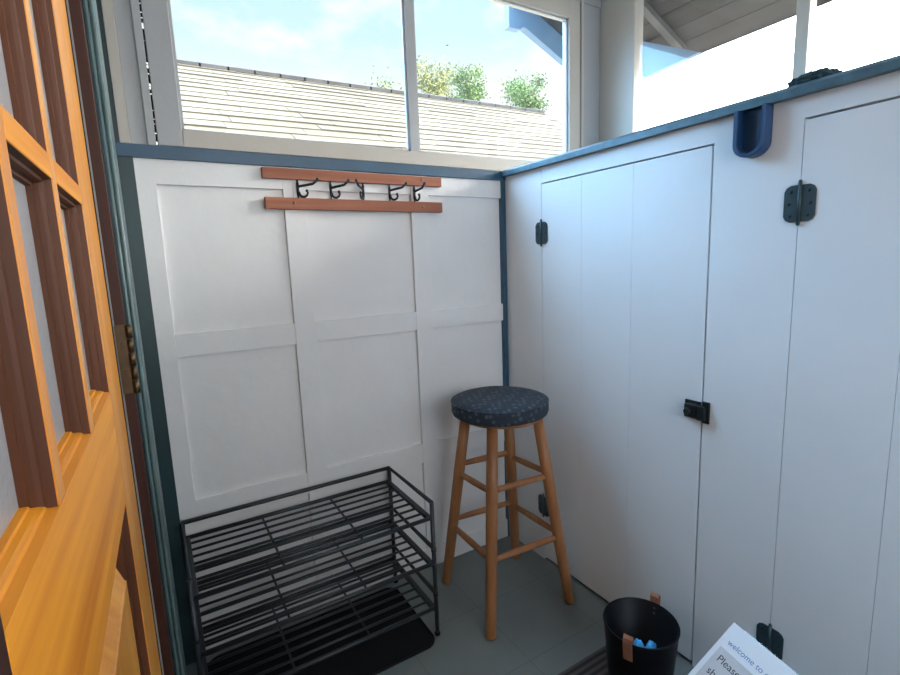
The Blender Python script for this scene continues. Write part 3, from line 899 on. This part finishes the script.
# ================================================================== NEIGHBOUR'S HOUSE
nh = thing('neighbouring_house', (1.0, 7.0, -0.6), 'house with a sunlit cream shingle roof behind the back window', 'house')
RS = math.tan(R(30)); CA, SA = math.cos(R(30)), math.sin(R(30))
EXP_ = 0.186
RA, RB = -3.6, 4.62
def rz_(x): return 3.674 + 0.0165 * (x + 0.81)
shm = MB(); gap = MB()
rngs = random.Random(3)
def roof_pt(x, d, up):
    """d metres down the slope from the ridge, raised up metres off the slope"""
    return Vector((x, 5.0 - d * CA - up * SA, rz_(x) - d * SA + up * CA))
for k in range(16):
    d0, d1 = k * EXP_, (k + 1) * EXP_
    x = RA + rngs.uniform(-0.4, 0)
    while x < RB:
        w = rngs.uniform(0.55, 1.05)
        xa, xb = max(x, RA) + 0.003, min(x + w, RB) - 0.003
        if xb > xa:
            j = rngs.uniform(-0.008, 0.008); th = rngs.uniform(0.012, 0.022)
            P = [roof_pt(xa, d0 - 0.03, 0.004), roof_pt(xb, d0 - 0.03, 0.004), roof_pt(xb, d1 + j, th), roof_pt(xa, d1 + j, th)]
            Q = [roof_pt(xa, d0 - 0.03, 0.0), roof_pt(xb, d0 - 0.03, 0.0), roof_pt(xb, d1 + j, 0.0), roof_pt(xa, d1 + j, 0.0)]
            shm.add(P, [(0, 1, 2, 3)]); 
            gap.add([P[3], P[2], Q[2], Q[3]], [(0, 1, 2, 3)]); gap.add([P[0], P[3], Q[3], Q[0]], [(0, 1, 2, 3)]); gap.add([P[1], P[2], Q[2], Q[1]], [(0, 1, 2, 3)])
        x += w
shm.build('shingles', M['shingle'], nh)
gap.build('shingle_butts', M['shingle_edge'], nh)
deck = MB()
deck.prism([roof_pt(RA, -0.02, -0.002), roof_pt(RB, -0.02, -0.002), roof_pt(RB, 16 * EXP_, -0.002), roof_pt(RA, 16 * EXP_, -0.002)], (0, 0, -0.06))
P = [Vector((RA, 5.0, rz_(RA))), Vector((RB, 5.0, rz_(RB))), Vector((RB, 7.6, rz_(RB) - 1.5)), Vector((RA, 7.6, rz_(RA) - 1.5))]
deck.prism(P, (0, 0, -0.06))
deck.build('roof_deck', M['shingle_edge'], nh)
rcap = MB()
x = RA
while x < RB:
    w = 0.30
    h = rngs.uniform(0.022, 0.034)
    rcap.prism([(x, 4.87, rz_(x) - 0.055), (x, 4.87, rz_(x) - 0.012), (x, 5.0, rz_(x) + h + 0.010), (x, 5.13, rz_(x) - 0.012), (x, 5.13, rz_(x) - 0.055)], (min(w + 0.02, RB - x), 0, 0.005))
    x += w
rcap.build('ridge_cap', M['ridge'], nh)
MB().box((RA + 0.3, 2.75, -0.6), (RB - 0.3, 7.2, 2.1)).build('wall', M['house_wall'], nh)

# ================================================================== TREES
def tree(c, rx, rz, m, n, seed, label, squash=1.0):
    rg_ = random.Random(seed)
    c = Vector(c)
    tr = thing('tree', (c.x, c.y, -0.6), label, 'tree', 'trees beyond the roof')
    tk = MB()
    tk.tube([(c.x, c.y, -0.6), (c.x + 0.1, c.y, c.z * 0.5), (c.x, c.y, c.z)], [0.18, 0.13, 0.06], 10)
    tips = []
    for k in range(9):
        a = rg_.uniform(0, 6.28); q = rg_.uniform(0.3, 0.95)
        tip = c + Vector((math.cos(a) * rx * q, math.sin(a) * rx * q, rg_.uniform(-0.3, 0.95) * rz))
        tips.append(tip)
        tk.tube([c + Vector((0, 0, -rz * 0.8)), c.lerp(tip, 0.5) + Vector((0, 0, -0.1 * rz)), tip], [0.05, 0.03, 0.01], 6)
    tk.build('trunk', M['bark'], tr)
    lf = MB()
    clus = [(t_, rg_.uniform(0.3, 0.5)) for t_ in tips] + [(c + Vector((rg_.uniform(-.5, .5) * rx, rg_.uniform(-.5, .5) * rx, rg_.uniform(-1.0, .6) * rz)), rg_.uniform(0.35, 0.55)) for _ in range(10)]
    for k in range(n):
        cc, cr_ = rg_.choice(clus)
        v = Vector((rg_.gauss(0, 1), rg_.gauss(0, 1), rg_.gauss(0, 1))) * cr_ * 0.5
        p = cc + v
        s = rg_.uniform(0.035, 0.075)
        a = Vector((rg_.uniform(-1, 1), rg_.uniform(-1, 1), rg_.uniform(-1, 1))).normalized()
        b = a.orthogonal().normalized(); b = b * math.cos(k) + a.cross(b) * math.sin(k)
        lf.add([p - a * s, p + b * s * 0.45, p + a * s, p - b * s * 0.45], [(0, 1, 2, 3)])
    lf.build('foliage', m, tr)
    return tr
tree((8.95, 16, 7.75), 0.75, 1.15, M['leaf_yellow'], 3800, 11, 'yellow green loose tree beyond the roof, next to the window mullion')
tree((11.65, 17.5, 8.62), 0.85, 1.2, M['leaf'], 5200, 12, 'tall green tree beyond the roof, between the yellowish tree and the low one')
tree((13.45, 16, 8.0), 0.95, 1.15, M['leaf'], 5200, 13, 'round green tree beyond the far right end of the roof ridge')
tree((6.85, 16, 7.35), 0.40, 0.75, M['leaf'], 420, 14, 'sparse treetop just left of the window mullion above the ridge')

# ground outside
box('ground', (-40, 0.2, -0.7), (40, 60, -0.6), M['ground'], kind='structure')
